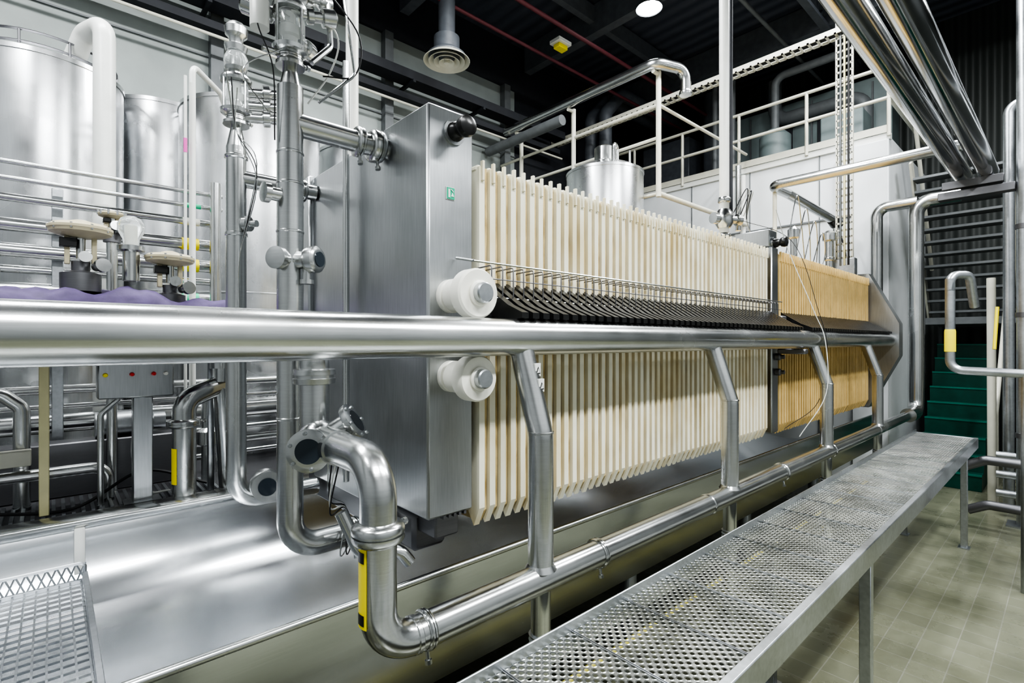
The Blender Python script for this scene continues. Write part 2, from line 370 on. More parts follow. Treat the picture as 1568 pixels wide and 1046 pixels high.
for x in (1.64,3.52,5.59,7.5):
    b.tube([(x,1.62,-1.1),(x,1.62,FZ)],.045,STEEL); b.lathe((x,1.62,FZ),(0,0,1),[(0,.08),(.015,.08),(.02,.045)],STEEL)
    b.lathe((x,1.62,-1.45),(0,0,1),[(k*.012,.05+.006*(k%2)) for k in range(12)],GALV,20)
b.done()

b=B('wort_outlet_pipe')
b.tube([(.84,2.0,-.42),(.84,1.62,-.42),(.84,1.62,-1.07),(9.3,1.62,-1.07)],.064,STEEL,bend=.135,seg=32,K=12)
b.tube([(9.2,1.62,-1.07),(9.74,1.62,-1.07),(9.74,1.62,2.12),(9.74,1.1,2.12)],.1,STEEL,bend=.2,seg=28)
b.flange((.84,1.62,-.66),(0,0,1),.066,STEEL,w=.025,k=1.38)
for x in (.98,3.2,5.7,7.4): b.lathe((x,1.62,-1.07),(1,0,0),[(-.012,.064),(-.008,.068),(.008,.068),(.012,.064)],STEEL)
for x in (1.03,2.05,4.45): b.flange((x,1.62,-1.07),(1,0,0),.066,STEEL,w=.01,k=1.12,nut=True)
b.patch(.84,1.62,-.97,-.70,.0645,148,207,YELT)
for z in (-.73,-.94): b.patch(.84,1.62,z-.018,z+.018,.0665,165,198,BLACK)
b.tube([(9.74,2.12,.2),(9.74,2.12,2.12),(9.74,1.6,2.12)],.085,STEEL,bend=.16,seg=24)
b.done()
b=B('sight_glass_tee')
b.tube([(.84,2.2,-.44),(.84,2.2,.0),(.81,2.41,.02)],.062,STEEL,bend=.12)
b.lathe((.84,2.2,-.15),(0,0,1),[(-.035,.064),(-.03,.085),(-.008,.088),(-.006,.08),(.006,.08),(.008,.088),(.03,.085),(.035,.064)],STEEL)
b.tube([(.84,2.22,-.42),(.84,1.95,-.42)],.07,STEEL); b.ball((.84,2.15,-.42),.09,STEEL)
for ax,p in (((-.55,-.83,0),(.79,2.08,-.43)),((.6,-.5,.5),(.90,2.08,-.38))):
    t=Vector(ax).normalized(); pp=Vector(p)
    b.lathe(pp-t*.03,t,[(0,.055),(.08,.055),(.085,.082),(.095,.086),(.11,.086),(.115,.07),(.117,.055)],STEEL); b.lathe(pp+t*.078,t,[(0,.052),(.01,.05)],DGLASS)
    for k in range(6):
        n=t.orthogonal().normalized(); n.rotate(Matrix.Rotation(k*math.pi/3,3,t)); b.lathe(pp+t*.078+n*.072,t,[(0,.008),(.012,.008),(.014,.006)],GALV,6)
b.done()

# manifolds
def valve_stack(b,x,y,z0,r,R,tall):
    b.lathe((x,y,z0),(0,0,1),[(0,r),(.03,r*.97),(.13,r*.6),(.16,r*.55),(.162,R*.9),(.178,R*.9),(.18,r*.6),(.2,r*.6)],STEEL)
    b.flange((x,y,z0+.2),(0,0,1),r*.75,STEEL,w=.01)
    zb=z0+.23
    b.lathe((x,y,zb),(0,0,1),[(-.02,R*.6),(0,R*1.05),(.018,R*1.1),(.02,R*.95),(.026,R*.9)],STEEL)
    b.lathe((x,y,zb+.025),(0,0,1),[(0,R*.9),(.13,R*.9),(.155,R*.75),(.16,R*.4)],GLASS)
    b.lathe((x,y,zb+.025),(0,0,1),[(0,R*.35),(.04,R*.35),(.05,R*.5),(.09,R*.5),(.1,R*.25),(.15,R*.25)],WPAINT)
    for k in range(4):
        a=k*math.pi/2+.4; b.tube([(x+R*1.0*math.cos(a),y+R*1.0*math.sin(a),zb),(x+R*1.0*math.cos(a),y+R*1.0*math.sin(a),zb+.2)],.006,STEEL,seg=6)
    b.lathe((x,y,zb+.185),(0,0,1),[(0,R*1.05),(.015,R*1.1),(.03,R*1.0),(.04,R*.5),(.075,R*.5)],STEEL)
    if tall:
        b.ball((x,y,zb+.31),R*.85,GLASS,sc=1.1); b.lathe((x,y,zb+.25),(0,0,1),[(0,R*.7),(.02,R*.8),(.03,R*.4),(.11,R*.3),(.12,R*.7),(.15,R*.8),(.17,R*.45),(.2,R*.5),(.22,R*.75),(.26,R*.8),(.29,R*.5),(.3,0)],STEEL)
    else:
        b.lathe((x,y,zb+.25),(0,0,1),[(0,R*1.0),(.02,R*1.15),(.10,R*1.15),(.12,R*.8),(.16,R*.6),(.3,R*.6)],STEEL)
b=B('inlet_manifold')
b.tube([(.81,2.41,1.16),(.81,2.41,-.95),(1.3,2.41,-.95)],.057,STEEL,bend=.13,seg=28,K=10)
valve_stack(b,.81,2.41,1.09,.057,.07,False)
b.tube([(.81,2.41,1.0),(1.29,2.41,1.0)],.053,STEEL)
b.flange((1.14,2.41,1.0),(1,0,0),.055,STEEL,w=.014,k=1.35); b.flange((1.235,2.41,1.0),(1,0,0),.058,STEEL,w=.025,k=1.42)
b.flange((1.12,2.41,-.95),(1,0,0),.057,STEEL,w=.018,k=1.35)
for z in (.86,.5,.72,-.35): b.lathe((.81,2.41,z),(0,0,1),[(-.006,.057),(-.003,.06),(.003,.06),(.006,.057)],STEEL)
p=Vector((.81,2.41,.37)); t=Vector((.55,-.8,0)).normalized()
b.lathe(p,t,[(0,.04),(.09,.04),(.095,.055),(.11,.06),(.14,.06),(.15,.05),(.152,.04)],STEEL); b.lathe(p+t*.148,t,[(0,.036),(.008,.034)],DGLASS)
q=Vector((-.75,-.5,0)).normalized()
b.lathe(p,q,[(0,.04),(.07,.04),(.075,.05),(.1,.05),(.105,.03)],STEEL)
b.lathe(p+Vector((.05,-.07,-.04)),(0,0,-1),[(0,.02),(.05,.02),(.05,.03),(.07,.03)],STEEL)
for dx,dy,z in ((.14,-.02,1.50),(.12,.12,1.40),(-.1,.05,1.46),(.15,.03,1.6)):
    v=Vector((dx,dy,.03)).normalized()
    b.lathe((.81,2.41,z),v,[(0,.02),(.07,.02),(.075,.035),(.10,.035),(.105,.025),(.14,.025),(.145,.042),(.20,.042),(.21,.03)],STEEL,20)
b.tube([(.98,2.42,1.75),(1.0,2.41,1.42),(.90,2.39,1.30)],.014,STEEL,bend=.04)
b.tube([(1.03,2.38,1.8),(1.1,2.36,1.3),(.93,2.38,1.12)],.007,STEEL,bend=.05)
b.lathe((.68,2.41,1.38),(0,0,1),[(0,.04),(.12,.04),(.14,.03),(.2,.03)],WPAINT,20); b.lathe((.81,2.41,1.3),(-1,0,0),[(0,.015),(.12,.015)],STEEL,10)
b.lathe((.81,2.41,.66),(-1,-.1,0),[(0,.03),(.09,.03),(.095,.045),(.12,.045),(.125,.02)],STEEL,18)
b.done()
b=B('outlet_manifold')
b.tube([(.82,3.37,1.16),(.82,3.37,-.95),(1.3,3.37,-.95)],.056,STEEL,bend=.13,seg=24,K=10)
valve_stack(b,.82,3.37,1.13,.056,.08,True)
b.tube([(.82,3.37,.98),(1.29,3.37,.98)],.05,STEEL); b.flange((1.2,3.37,.98),(1,0,0),.055,STEEL,w=.02,k=1.4); b.flange((.82,3.37,1.1),(0,0,1),.056,STEEL,w=.008,k=1.15,nut=False)
b.flange((1.1,3.37,-.95),(1,0,0),.05,STEEL,w=.018,k=1.35); b.ball((.95,3.25,-.85),.09,STEEL); b.lathe((.95,3.25,-.85),(-.2,-1,.1),[(0,.06),(.1,.06),(.102,.085),(.14,.085)],STEEL); b.lathe((.92,3.11,-.835),(-.2,-1,.1),[(0,.05),(.004,.05)],DGLASS)
b.lathe((.82,3.37,.70),(.6,-.8,0),[(0,.03),(.06,.03),(.065,.045),(.09,.045),(.095,.02),(.14,.02)],STEEL,20)
b.lathe((.82,3.37,.64),(0,0,1),[(-.012,.056),(-.008,.062),(.008,.062),(.012,.056)],STEEL)
for z in (1.5,1.35,1.42): b.lathe((.86,3.36,z),(.8,-.2,.1),[(0,.03),(.1,.03),(.105,.05),(.14,.05),(.15,.03),(.2,.03)],STEEL,18)
b.done()
b=B('air_hoses')
b.wire([(.95,2.38,1.68),(1.12,2.36,1.5),(1.1,2.36,1.3),(.95,2.38,1.25)],.004,RUB)
b.wire([(.93,2.42,1.6),(1.04,2.42,1.48),(1.0,2.42,1.3),(.88,2.38,1.1)],.004,WPAINT)
b.wire([(.7,2.4,1.6),(.66,2.38,1.4),(.72,2.36,1.2),(.74,2.4,.9)],.003,RUB)
b.wire([(.76,2.36,1.3),(.6,2.36,1.15),(.7,2.36,1.0)],.003,STEEL)
for k in range(3):
    b.wire([(.70+k*.03,3.1,1.5-.05*k),(.78,3.2,1.2),(.86,3.1,.9+.05*k),(.8,3.2,.5),(.82,3.3,.2)],.003,(STEEL,RUB,STEEL)[k])
for k in range(4):
    b.wire([(.9+k*.02,2.2,-.5),(.95,2.3,-.7-.03*k),(1.05,2.35,-.8),(1.0+.03*k,2.3,-1.0),(1.1,2.35,-.92)],.0035,(STEEL,RUB,WPAINT,RUB)[k])
b.done()
b=B('drain_spout'); b.tube([(.98,2.25,-.78),(1.05,2.2,-.97),(1.2,2.1,-.97),(1.24,2.08,-1.03)],.03,STEEL,bend=.05); b.done()
B('thin_vertical_pipe').tube([(1.25,2.8,1.6),(1.25,2.8,-.8)],.019,STEEL).done()
B('white_riser_pipe').tube([(2.0,4.35,CZ),(2.0,4.35,FZ)],.055,WPAINT).done()

# ------------------------------------------------------------------ trough
b=B('drip_trough')
prof=[(2.02,-1.10),(2.05,-1.10),(2.06,-1.14),(2.3,-1.36),(2.6,-1.52),(2.95,-1.60),(3.3,-1.63),(3.6,-1.60),(3.85,-1.52),(4.0,-1.38),(4.04,-1.2),(4.05,-1.13),(4.08,-1.1),(4.16,-1.1)]
out=[(4.16,-1.7),(3.6,-1.9),(2.4,-1.9),(2.02,-1.6)]
P=[(-2.5,y,z) for y,z in prof+out]; n=len(P)
vs=[Vector(p) for p in P]+[Vector((9.2,p[1],p[2])) for p in P]
b.add(vs,[(i,(i+1)%n,n+(i+1)%n,n+i) for i in range(n)],TROUGH)
b.tube([(-2.5,2.03,-1.1),(9.2,2.03,-1.1)],.017,STEEL,seg=10)
b.box((-2.5,4.02,-1.12),(9.2,4.2,-1.08),STEEL,.005)
b.box((.10,3.99,-1.42),(.15,4.03,-1.12),WPAINT,.003)
for x in (-1,1.2,3.3,5.4,7.5):
    b.box((x,2.3,FZ),(x+.1,2.4,-1.75),GALV,.005); b.box((x,3.8,FZ),(x+.1,3.9,-1.75),GALV,.005)
b.done(60)
B('yellow_floor_pipe').tube([(.9,1.9,-1.9),(9,1.9,-1.9)],.018,simple('yellow_pipe',(.4,.36,.08),.5)).done()

b=B('wire_mesh_platform')
X0,X1,Y0,Y1,Z=-1.2,.11,1.5,2.95,-1.06
x=X0
while x<X1: b.bar((x,Y0,Z),(x,Y1,Z),.006,.012,GALV); x+=.036
y=Y0
while y<Y1: b.bar((X0,y,Z+.004),(X1,y,Z+.004),.006,.008,GALV); y+=.05
b.box((X1-.01,Y0,Z-.03),(X1+.01,Y1,Z+.04),GALV,.002); b.box((X0,Y1-.006,Z-.02),(X1,Y1+.006,Z+.01),GALV,.002)
b.tube([(X0,Y1,Z+.08),(X1,Y1,Z+.08),(X1,Y1,Z)],.007,GALV,bend=.02)
x=X0
while x<X1: b.tube([(x,Y1,Z),(x+.016,Y1,Z+.04),(x,Y1,Z+.08)],.0035,GALV,bend=.005,K=2,seg=5); b.tube([(x+.032,Y1,Z),(x+.016,Y1,Z+.04),(x+.032,Y1,Z+.08)],.0035,GALV,bend=.005,K=2,seg=5); x+=.032
for xx in (X0+.02,X1-.03): b.box((xx-.02,Y0+.04,FZ),(xx+.02,Y0+.08,Z-.01),GALV,.003)
b.box((X0,Y0,Z-.05),(X1,Y0+.03,Z-.01),GALV,.003)
b.done()

# ------------------------------------------------------------------ perforated walkway
wk=group('perforated_walkway')
b=B('treads',wk); WY0,WY1,WZ=.80,1.42,-1.2
x=-.3
while x<8.3:
    b.add([(x+.004,WY0+.03,WZ),(x+.376,WY0+.03,WZ),(x+.376,WY1-.02,WZ),(x+.004,WY1-.02,WZ)],[(0,1,2,3)],PERF); x+=.38
b.done()
b=B('frame',wk)
b.box((-.3,WY0-.005,WZ-.11),(8.44,WY0+.035,WZ+.018),GALV,.005); b.box((-.3,WY1-.022,WZ-.09),(8.44,WY1-.012,WZ+.045),GALV,.003)
x=-.3
while x<8.42:
    b.box((x-.003,WY0+.03,WZ-.04),(x+.003,WY1-.02,WZ+.0005),DKSTEEL,0)
    b.box((x+.003,WY0+.03,WZ-.04),(x+.006,WY1-.02,WZ+.004),GALV,0); b.box((x-.006,WY0+.03,WZ-.04),(x-.003,WY1-.02,WZ+.004),GALV,0); x+=.38
b.box((8.42,WY0,WZ-.1),(8.46,WY1,WZ+.012),GALV,.003)
for x in (.4,3.58,7.55):
    for y in (WY0+.03,WY1-.05):
        b.box((x-.03,y-.03,FZ),(x+.03,y+.03,WZ-.05),GALV,.004); b.box((x-.06,y-.05,FZ),(x+.06,y+.05,FZ+.012),GALV,0)
    b.box((x-.02,WY0+.03,WZ-.12),(x+.02,WY1-.03,WZ-.06),GALV,.003)
b.done()

# ------------------------------------------------------------------ left side: tanks and pipes
def tank(name,x,y,r,zt,mat=TANKM,dome=.12):
    b=B(name)
    b.lathe((x,y,FZ+.5),(0,0,1),[(-.25,r*.3),(0,r),(zt-FZ-.5-.02,r),(zt-FZ-.5-.02,r*1.015),(zt-FZ-.5+.02,r*1.015),(zt-FZ-.5+.02,r),(zt-FZ-.5+dome*.6,r*.75),(zt-FZ-.5+dome,r*.3),(zt-FZ-.5+dome,0)],mat,56)
    for z in (FZ+1.6,(FZ+zt)/2+.4): b.lathe((x,y,z),(0,0,1),[(-.01,r),(-.006,r*1.006),(.006,r*1.006),(.01,r)],mat,56)
    for k in range(4):
        a=k*math.pi/2+.5; b.tube([(x+r*.8*math.cos(a),y+r*.8*math.sin(a),FZ+.5),(x+r*.8*math.cos(a),y+r*.8*math.sin(a),FZ)],.05,STEEL)
    return b
b=tank('storage_tank',-.04,6.45,.58,2.46)
for z in (2.52,2.62): b.lathe((-.04,6.45,z),(0,0,1),[(0,.52),(.012,.535),(.024,.52)],DKSTEEL,40,caps=False)
for k in range(10): b.tube([(-.04+.525*math.cos(k*.628),6.45+.525*math.sin(k*.628),2.46),(-.04+.525*math.cos(k*.628),6.45+.525*math.sin(k*.628),2.63)],.01,DKSTEEL)
b.done()
tank('storage_tank',.98,7.15,.56,2.6).done()
b=tank('storage_tank',1.72,6.35,.72,2.5); b.lathe((1.6,6.35,2.55),(0,0,1),[(0,.15),(.1,.15),(.12,.1),(.12,0)],STEEL); b.done()
tank('storage_tank',3.4,6.6,.8,2.5).done()
b=tank('process_tank',6.5,5.0,.6,2.62,dome=.18)
b.lathe((6.5,5.0,2.75),(0,0,1),[(0,.2),(.08,.2),(.1,.16),(.3,.16),(.33,.12),(.33,0)],STEEL); b.tube([(6.2,4.6,2.6),(6.2,4.6,2.95),(6.35,4.65,2.95),(6.35,4.65,2.7)],.03,STEEL); b.tube([(6.75,4.7,2.7),(6.75,4.7,3.0)],.02,STEEL)
b.lathe((6.15,4.75,2.6),(0,0,1),[(0,.12),(.1,.12),(.13,.06),(.13,0)],STEEL)
b.done()
b=B('vent_pipe'); b.tube([(.34,5.65,FZ),(.34,5.65,2.75),(.22,5.95,2.75),(.15,6.1,2.55)],.08,WPAINT,bend=.12); b.done()
b=B('sample_line'); b.tube([(.9,5.1,FZ),(.9,5.1,2.38),(1.2,5.5,2.38),(1.3,5.6,2.2)],.025,WPAINT,bend=.08); b.tube([(.84,5.05,FZ),(.84,5.05,2.25)],.012,WPAINT)
b.lathe((.84,5.05,1.6),(0,0,1),[(0,.014),(.12,.014)],PINK,10); b.done()
b=B('pipe_rack')
for z,r,y in ((1.31,.018,5.2),(1.19,.018,5.2),(1.06,.03,5.25),(.87,.05,5.3),(.68,.055,5.3),(.55,.03,5.4),(.38,.05,5.3),(.2,.03,5.3),(-.38,.035,5.4),(-.66,.075,5.5),(-.82,.025,5.45),(-.95,.04,5.5),(-.52,.02,5.45),(-1.05,.02,5.4),(0.02,.05,5.5)):
    x1=1.15 if z>.3 else 4
    b.tube([(-3,y,z),(x1,y,z)],r,STEEL,seg=16)
    if z>.3: b.lathe((x1-.05,y,z),(1,0,0),[(0,r),(.005,r*1.25),(.03,r*1.25),(.035,r)],STEEL,16)
b.tube([(1.08,5.12,1.40),(1.08,5.12,FZ+1.15)],.045,STEEL)
for x in (-1.2,.0,2.2,3.4):
    b.box((x,5.36,-1.15),(x+.07,5.44,1.2 if x<1 else .3),GALV,.004)
for z,r,m,y in ((.87,.053,YELT,5.3),(.68,.058,YELT,5.3),(1.19,.021,GRNT,5.2),(.38,.053,GRNT,5.3),(1.06,.033,WHITE,5.25)): b.lathe((.85,y,z),(1,0,0),[(0,r),(.13,r)],m,16)
b.done()
b=B('raised_service_platform')
b.box((-3,4.3,-1.2),(4.5,5.7,-1.15),DKSTEEL,.004); b.box((-3,4.26,-1.24),(4.5,4.3,-1.10),STEEL,.004)
for k in range(60): b.box((-2.0+k*.05,4.45,-1.149),(-1.98+k*.05,4.9,-1.13),GALV,0)
for x in (-1.2,0,1.2,2.4): b.box((x,4.4,FZ),(x+.08,4.48,-1.2),GALV,0)
b.tube([(-2,4.7,-.9),(.3,4.7,-.9),(.3,4.7,-1.15)],.04,STEEL); b.box((-2,4.62,-.82),(-.1,4.72,-.72),PAINT,.004)
b.box((-.3,5.0,-1.15),(.9,5.2,-.75),DKSTEEL,.01); b.lathe((.25,5.1,-.65),(1,0,0),[(0,.1),(.35,.1),(.37,.07),(.45,.07)],PANEL)
b.box((1.6,4.6,-1.15),(2.2,5.0,-.3),PANEL,.02)
b.wire([(-1,4.5,-1.1),(-.4,4.45,-1.05),(.1,4.5,-1.12),(.5,4.6,-.95),(.9,4.55,-1.1)],.012,RUB)
b.wire([(.45,4.45,-.4),(.42,4.42,-.8),(.5,4.4,-1.05),(.65,4.5,-1.1)],.008,WPAINT)
b.tube([(.25,4.5,-1.15),(.25,4.5,-.5),(.35,4.5,-.4),(.35,4.5,-.15)],.02,STEEL)
b.tube([(-1.5,4.8,-.35),(-.25,4.8,-.35),(-.15,4.8,-.45),(-.15,4.8,-1.15)],.045,STEEL,bend=.08); b.flange((-.4,4.8,-.35),(1,0,0),.045,STEEL,w=.012)
b.lathe((.95,4.75,-.75),(0,0,1),[(-.4,.05),(-.1,.05),(-.08,.08),(.02,.08),(.05,.05),(.3,.05),(.31,.07),(.36,.07)],STEEL,20)
b.done()
def actuator(x,y,z,k=1.):
    b=B('diaphragm_valve_actuator')
    b.lathe((x,y,z),(0,0,1),[(-.06*k,.06*k),(-.045*k,.13*k),(-.03*k,.165*k),(-.012*k,.17*k),(-.008*k,.175*k),(.008*k,.175*k),(.012*k,.168*k),(.028*k,.15*k),(.038*k,.08*k),(.05*k,.06*k),(.06*k,.03*k),(.06*k,0)],BEIGE,40)
    for kk in range(10):
        a=kk*.628; b.lathe((x+.166*k*math.cos(a),y+.166*k*math.sin(a),z-.02*k),(0,0,1),[(0,.008),(.035,.008)],GALV,6)
    b.lathe((x,y,z-.2*k),(0,0,1),[(0,.025),(.15*k,.025)],STEEL)
    for s_ in (-1,1): b.box((x+s_*.07*k-.014,y-.02,z-.24*k),(x+s_*.07*k+.014,y+.02,z-.04*k),BEIGE,.003)
    b.box((x-.11*k,y-.05,z-.13*k),(x-.02*k,y+.03,z-.07*k),BLACK,.004); b.lathe((x,y,z-.42*k),(0,0,1),[(0,.11*k),(.12*k,.11*k),(.14*k,.05*k),(.2*k,.05*k)],DKSTEEL)
    b.lathe((x+.02,y-.03,z-.2*k),(0,-1,.1),[(0,.03),(.05,.03),(.05,.036),(.07,.036)],STEEL)
    b.lathe((x+.08*k,y-.03,z-.25*k),(.4,-1,.1),[(0,.03),(.06,.03),(.06,.045),(.09,.045)],STEEL)
    return b
actuator(.143,4.4,.74,.98).done(); actuator(.636,4.4,.60,.88).done()
b=actuator(.34,4.9,.96,.5); b.tube([(.34,4.9,.8),(.34,4.9,-1.15)],.035,STEEL); b.done()
b=B('clear_lamp_globe'); b.lathe((.41,4.4,.76),(0,0,1),[(-.1,.045),(-.05,.05),(.0,.075),(.05,.08),(.09,.06),(.11,.02),(.11,0)],GLASS); b.lathe((.41,4.4,.76),(0,0,1),[(-.09,.03),(.04,.03),(.05,.01)],WHITE); b.lathe((.41,4.4,.42),(0,0,1),[(0,.05),(.2,.05),(.21,.08),(.24,.08)],STEEL); b.done()
b=B('purple_dust_cover')
nx,ny=48,16; vs=[];fs=[]
for i in range(nx):
    for j in range(ny):
        u=i/(nx-1); v=j/(ny-1); x=-1.2+2.2*u; y=4.12+.55*v
        z=.40-.05*abs(math.sin(u*8+.5))-.06*u+.018*math.sin(u*33+v*6)+.012*math.sin(u*61-v*9)
        if v<.3: z-=(1-v/.3)**2*.4
        vs.append((x,y,z))
for i in range(nx-1):
    for j in range(ny-1): fs.append((i*ny+j,(i+1)*ny+j,(i+1)*ny+j+1,i*ny+j+1))
b.add(vs,fs,PURPLE); b.box((-1.15,4.25,.05),(.95,4.6,.25),DKSTEEL,.01)
for x in (-1.1,.9): b.box((x-.02,4.4,FZ+1.15),(x+.02,4.44,.05),GALV,.002)
b.done(80)
b=B('control_box')
b.box((.22,4.25,-.38),(.64,4.40,-.12),PANEL,.01)
for x,m in ((.26,YELT),(.40,RED),(.52,RED),(.59,WHITE)): b.lathe((x,4.25,-.22),(0,-1,0),[(0,.014),(.02,.014),(.03,.01)],m,14)
b.box((.41,4.28,-1.1),(.52,4.38,-.38),PANEL,.005); b.box((.36,4.25,-1.11),(.57,4.42,-1.09),PANEL,0)
b.done()
b=B('cream_post'); b.box((-.06,4.35,-1.1),(-.01,4.4,-.0),YPOST,.004); b.done()
b=B('elbow_valve_pipe')
b.tube([(.70,4.25,-1.1),(.70,4.25,-.42),(.85,4.3,-.36),(1.05,4.4,-.3)],.075,STEEL,bend=.15); b.flange((.70,4.25,-.58),(0,0,1),.077,STEEL,w=.02); b.lathe((.95,4.3,-.3),(0,0,1),[(0,.05),(.1,.05),(.1,.08),(.2,.08),(.22,.03)],STEEL)
b.tube([(.95,4.32,-.35),(1.0,4.35,-1.1)],.06,STEEL)
b.patch(.70,4.25,-1.0,-.75,.0755,180,225,YELT); b.done()

# ------------------------------------------------------------------ right / back side
mz=group('mezzanine')
b=B('platform',mz)
b.box((10,2.0,FZ),(12.9,7.9,3.3),WALLW,0); b.box((9.96,1.98,3.25),(10.05,7.9,3.36),WPAINT,.005); b.box((9.93,2.0,FZ),(10,2.5,3.25),WALLW,.01)
for y in (3.0,4.2,5.4): b.box((9.98,y,FZ),(10,y+.015,3.25),GREYP,0)
b.box((9.97,2.5,2.1),(10,7.9,2.13),GREYP,0)
b.tube([(9.9,4.3,3.2),(9.9,4.3,1.2)],.05,WPAINT); b.tube([(9.9,2.7,3.2),(9.9,2.7,1.0)],.03,STEEL)
b.done()
b=B('railing',mz)
for z in (.55,1.05): b.tube([(9.95,1.9,3.36+z),(9.95,7.9,3.36+z)],.03,PAINT)
b.box((9.94,2,3.36),(9.95,7.9,3.48),PAINT,0)
for y in (2.0,3.2,4.4,5.6,6.8): b.tube([(9.95,y,3.3),(9.95,y,4.41)],.03,PAINT)
b.tube([(9.95,2.0,4.41),(12.8,2.0,4.41)],.03,PAINT); b.tube([(9.95,2.0,3.91),(12.8,2.0,3.91)],.03,PAINT)
b.done()
b=B('equipment',mz)
b.box((12.2,2.4,3.3),(12.8,5.5,5.3),PANG,.02)
for y in (2.7,3.1,3.8,4.6,5.1): b.box((12.17,y,3.4),(12.2,y+.03,5.2),GREYP,0)
for y in (3.4,4.2): b.box((12.15,y,4.2),(12.2,y+.3,4.9),DARK,.01)
b.tube([(12.0,2.8,3.3),(12.0,2.8,4.9),(12.0,4.5,4.9),(12.0,4.5,5.8)],.14,GREYP,bend=.3); b.tube([(11.8,5.8,3.3),(11.8,5.8,5.9)],.25,DUCT)
b.box((11.5,6.3,3.3),(12.5,7.6,5.0),DUCT,.02)
b.box((11,2.6,3.35),(11.6,3.3,4.3),PANG,.02); b.lathe((11.2,4.2,3.35),(0,0,1),[(0,.3),(.9,.3),(1.05,.15),(1.05,0)],PANG); b.tube([(11.2,4.2,4.3),(11.2,4.2,5.5),(11.2,3.0,5.5)],.08,GREYP,bend=.2)
for y in (5.0,5.4): b.tube([(11.0,y,3.35),(11.0,y,6.2)],.06,GREYP)
b.done()
b=B('overhead_pipe_gantry')
b.tube([(6.7,7.6,4.16),(6.7,4.2,4.16),(7.2,4.0,4.16),(7.2,4.0,3.8)],.08,STEEL,bend=.18); b.lathe((7.2,4.0,3.8),(0,0,1),[(-.03,.09),(.0,.1),(.03,.09)],STEEL)
for y in (4.25,5.95,7.3): b.tube([(6.85,y,4.1),(6.85,y,2.2)],.04,PAINT); b.tube([(6.7,y,4.06),(6.85,y,4.06)],.03,PAINT)
for z in (3.6,3.1,2.25): b.tube([(6.85,7.9,z),(6.85,4.25,z)],.026,PAINT)
b.tube([(6.85,4.25,3.6),(9.93,4.25,3.6)],.026,PAINT); b.tube([(6.85,4.25,2.25),(9.93,4.25,2.25)],.04,PAINT)
b.tube([(6.5,7.9,3.8),(6.5,5.9,3.8)],.09,GREYP)
b.done()
b=B('overhead_cable_tray')
b.box((8.42,2.2,4.46),(8.44,7.98,4.54),PAINT,0); b.box((8.62,2.2,4.46),(8.64,7.98,4.54),PAINT,0)
y=2.2
while y<7.9: b.box((8.42,y,4.46),(8.64,y+.03,4.48),PAINT,0); y+=.12
for k in range(4): b.tube([(8.46+.04*k,2.2,4.5),(8.46+.04*k,7.9,4.5)],.016,RUB,seg=6)
b.done()
b=B('cable_ladder')
for y in (2.14,2.34): b.box((8.5,y-.01,1.1),(8.54,y+.01,CZ),PAINT,0)
z=1.1
while z<CZ: b.box((8.5,2.14,z),(8.52,2.34,z+.025),PAINT,0); z+=.1
for k in range(3): b.tube([(8.48,2.18+.05*k,1.1),(8.48,2.18+.05*k,6.2)],.014,(RUB,YPOST,GREYP)[k],seg=6)
b.box((8.48,2.1,.9),(8.6,2.38,1.2),GALV,.01)
b.done()
b=B('press_riser_pipe')
b.tube([(5.3,2.5,1.05),(5.3,2.5,CZ)],.05,WPAINT); b.flange((5.3,2.5,1.5),(0,0,1),.05,STEEL); b.flange((5.3,2.5,1.12),(0,0,1),.05,STEEL)
b.lathe((5.3,2.5,1.2),(0,0,1),[(0,.06),(.05,.09),(.15,.09),(.2,.06)],STEEL)
b.lathe((5.3,2.5,1.3),(1,-.5,0),[(0,.04),(.15,.04),(.155,.06),(.2,.06)],STEEL); b.lathe((5.3,2.5,1.3),(-1,.4,0),[(0,.04),(.1,.04),(.105,.06),(.15,.06)],STEEL)
b.tube([(5.45,2.5,1.3),(5.45,2.5,CZ)],.022,DARK); b.tube([(5.52,2.45,1.2),(5.52,2.45,1.9)],.03,STEEL)
for k in range(4): b.wire([(5.3+.08*k,2.4,1.35),(5.4+.05*k,2.3,1.6),(5.5,2.35,1.3),(5.6,2.3,1.05)],.005,WPAINT if k%2 else RUB)
b.done()
b=B('second_riser_valve')
b.tube([(8.4,2.4,.9),(8.4,2.4,1.5)],.05,STEEL); b.flange((8.4,2.4,1.2),(0,0,1),.05,STEEL); b.lathe((8.4,2.4,1.45),(0,0,1),[(0,.05),(.02,.09),(.12,.09),(.16,.04)],STEEL)
b.tube([(7.0,2.4,.9),(7.0,2.4,1.35)],.04,STEEL); b.lathe((7.0,2.4,1.3),(0,0,1),[(0,.04),(.02,.07),(.12,.07),(.16,.03)],STEEL)
for k in range(4): b.wire([(6.4+.3*k,2.3,.9),(6.5+.3*k,2.2,1.7-.1*k),(6.8+.3*k,2.25,1.5-.1*k),(7.1+.2*k,2.3,.95)],.006,STEEL)
b.done()
b=B('cross_pipe')
b.tube([(8.0,.9,2.33),(8.0,3.06,2.33),(8.5,3.0,2.3),(9.4,2.6,1.95)],.07,STEEL,bend=.12); b.tube([(8.15,3.06,2.3),(8.15,3.06,1.0)],.03,PAINT)
b.lathe((9.35,2.62,1.97),(.5,-.2,-.4),[(0,.09),(.1,.1),(.16,.08),(.16,.0)],BLACK); b.tube([(9.4,2.6,1.9),(9.4,2.6,.9)],.035,STEEL)
b.wire([(9.4,2.6,1.9),(9.3,2.5,1.7),(9.4,2.45,1.3),(9.3,2.5,.9)],.012,RUB)
b.done()
b=B('overhead_product_pipes')
for y,z,r in ((1.02,2.25,.105),(.76,2.22,.105)):
    b.tube([(-2,y,z),(9.1,y,z)],r,POLISH,seg=36)
b.tube([(-2,.89,2.5),(9.0,.89,2.5)],.06,POLISH)
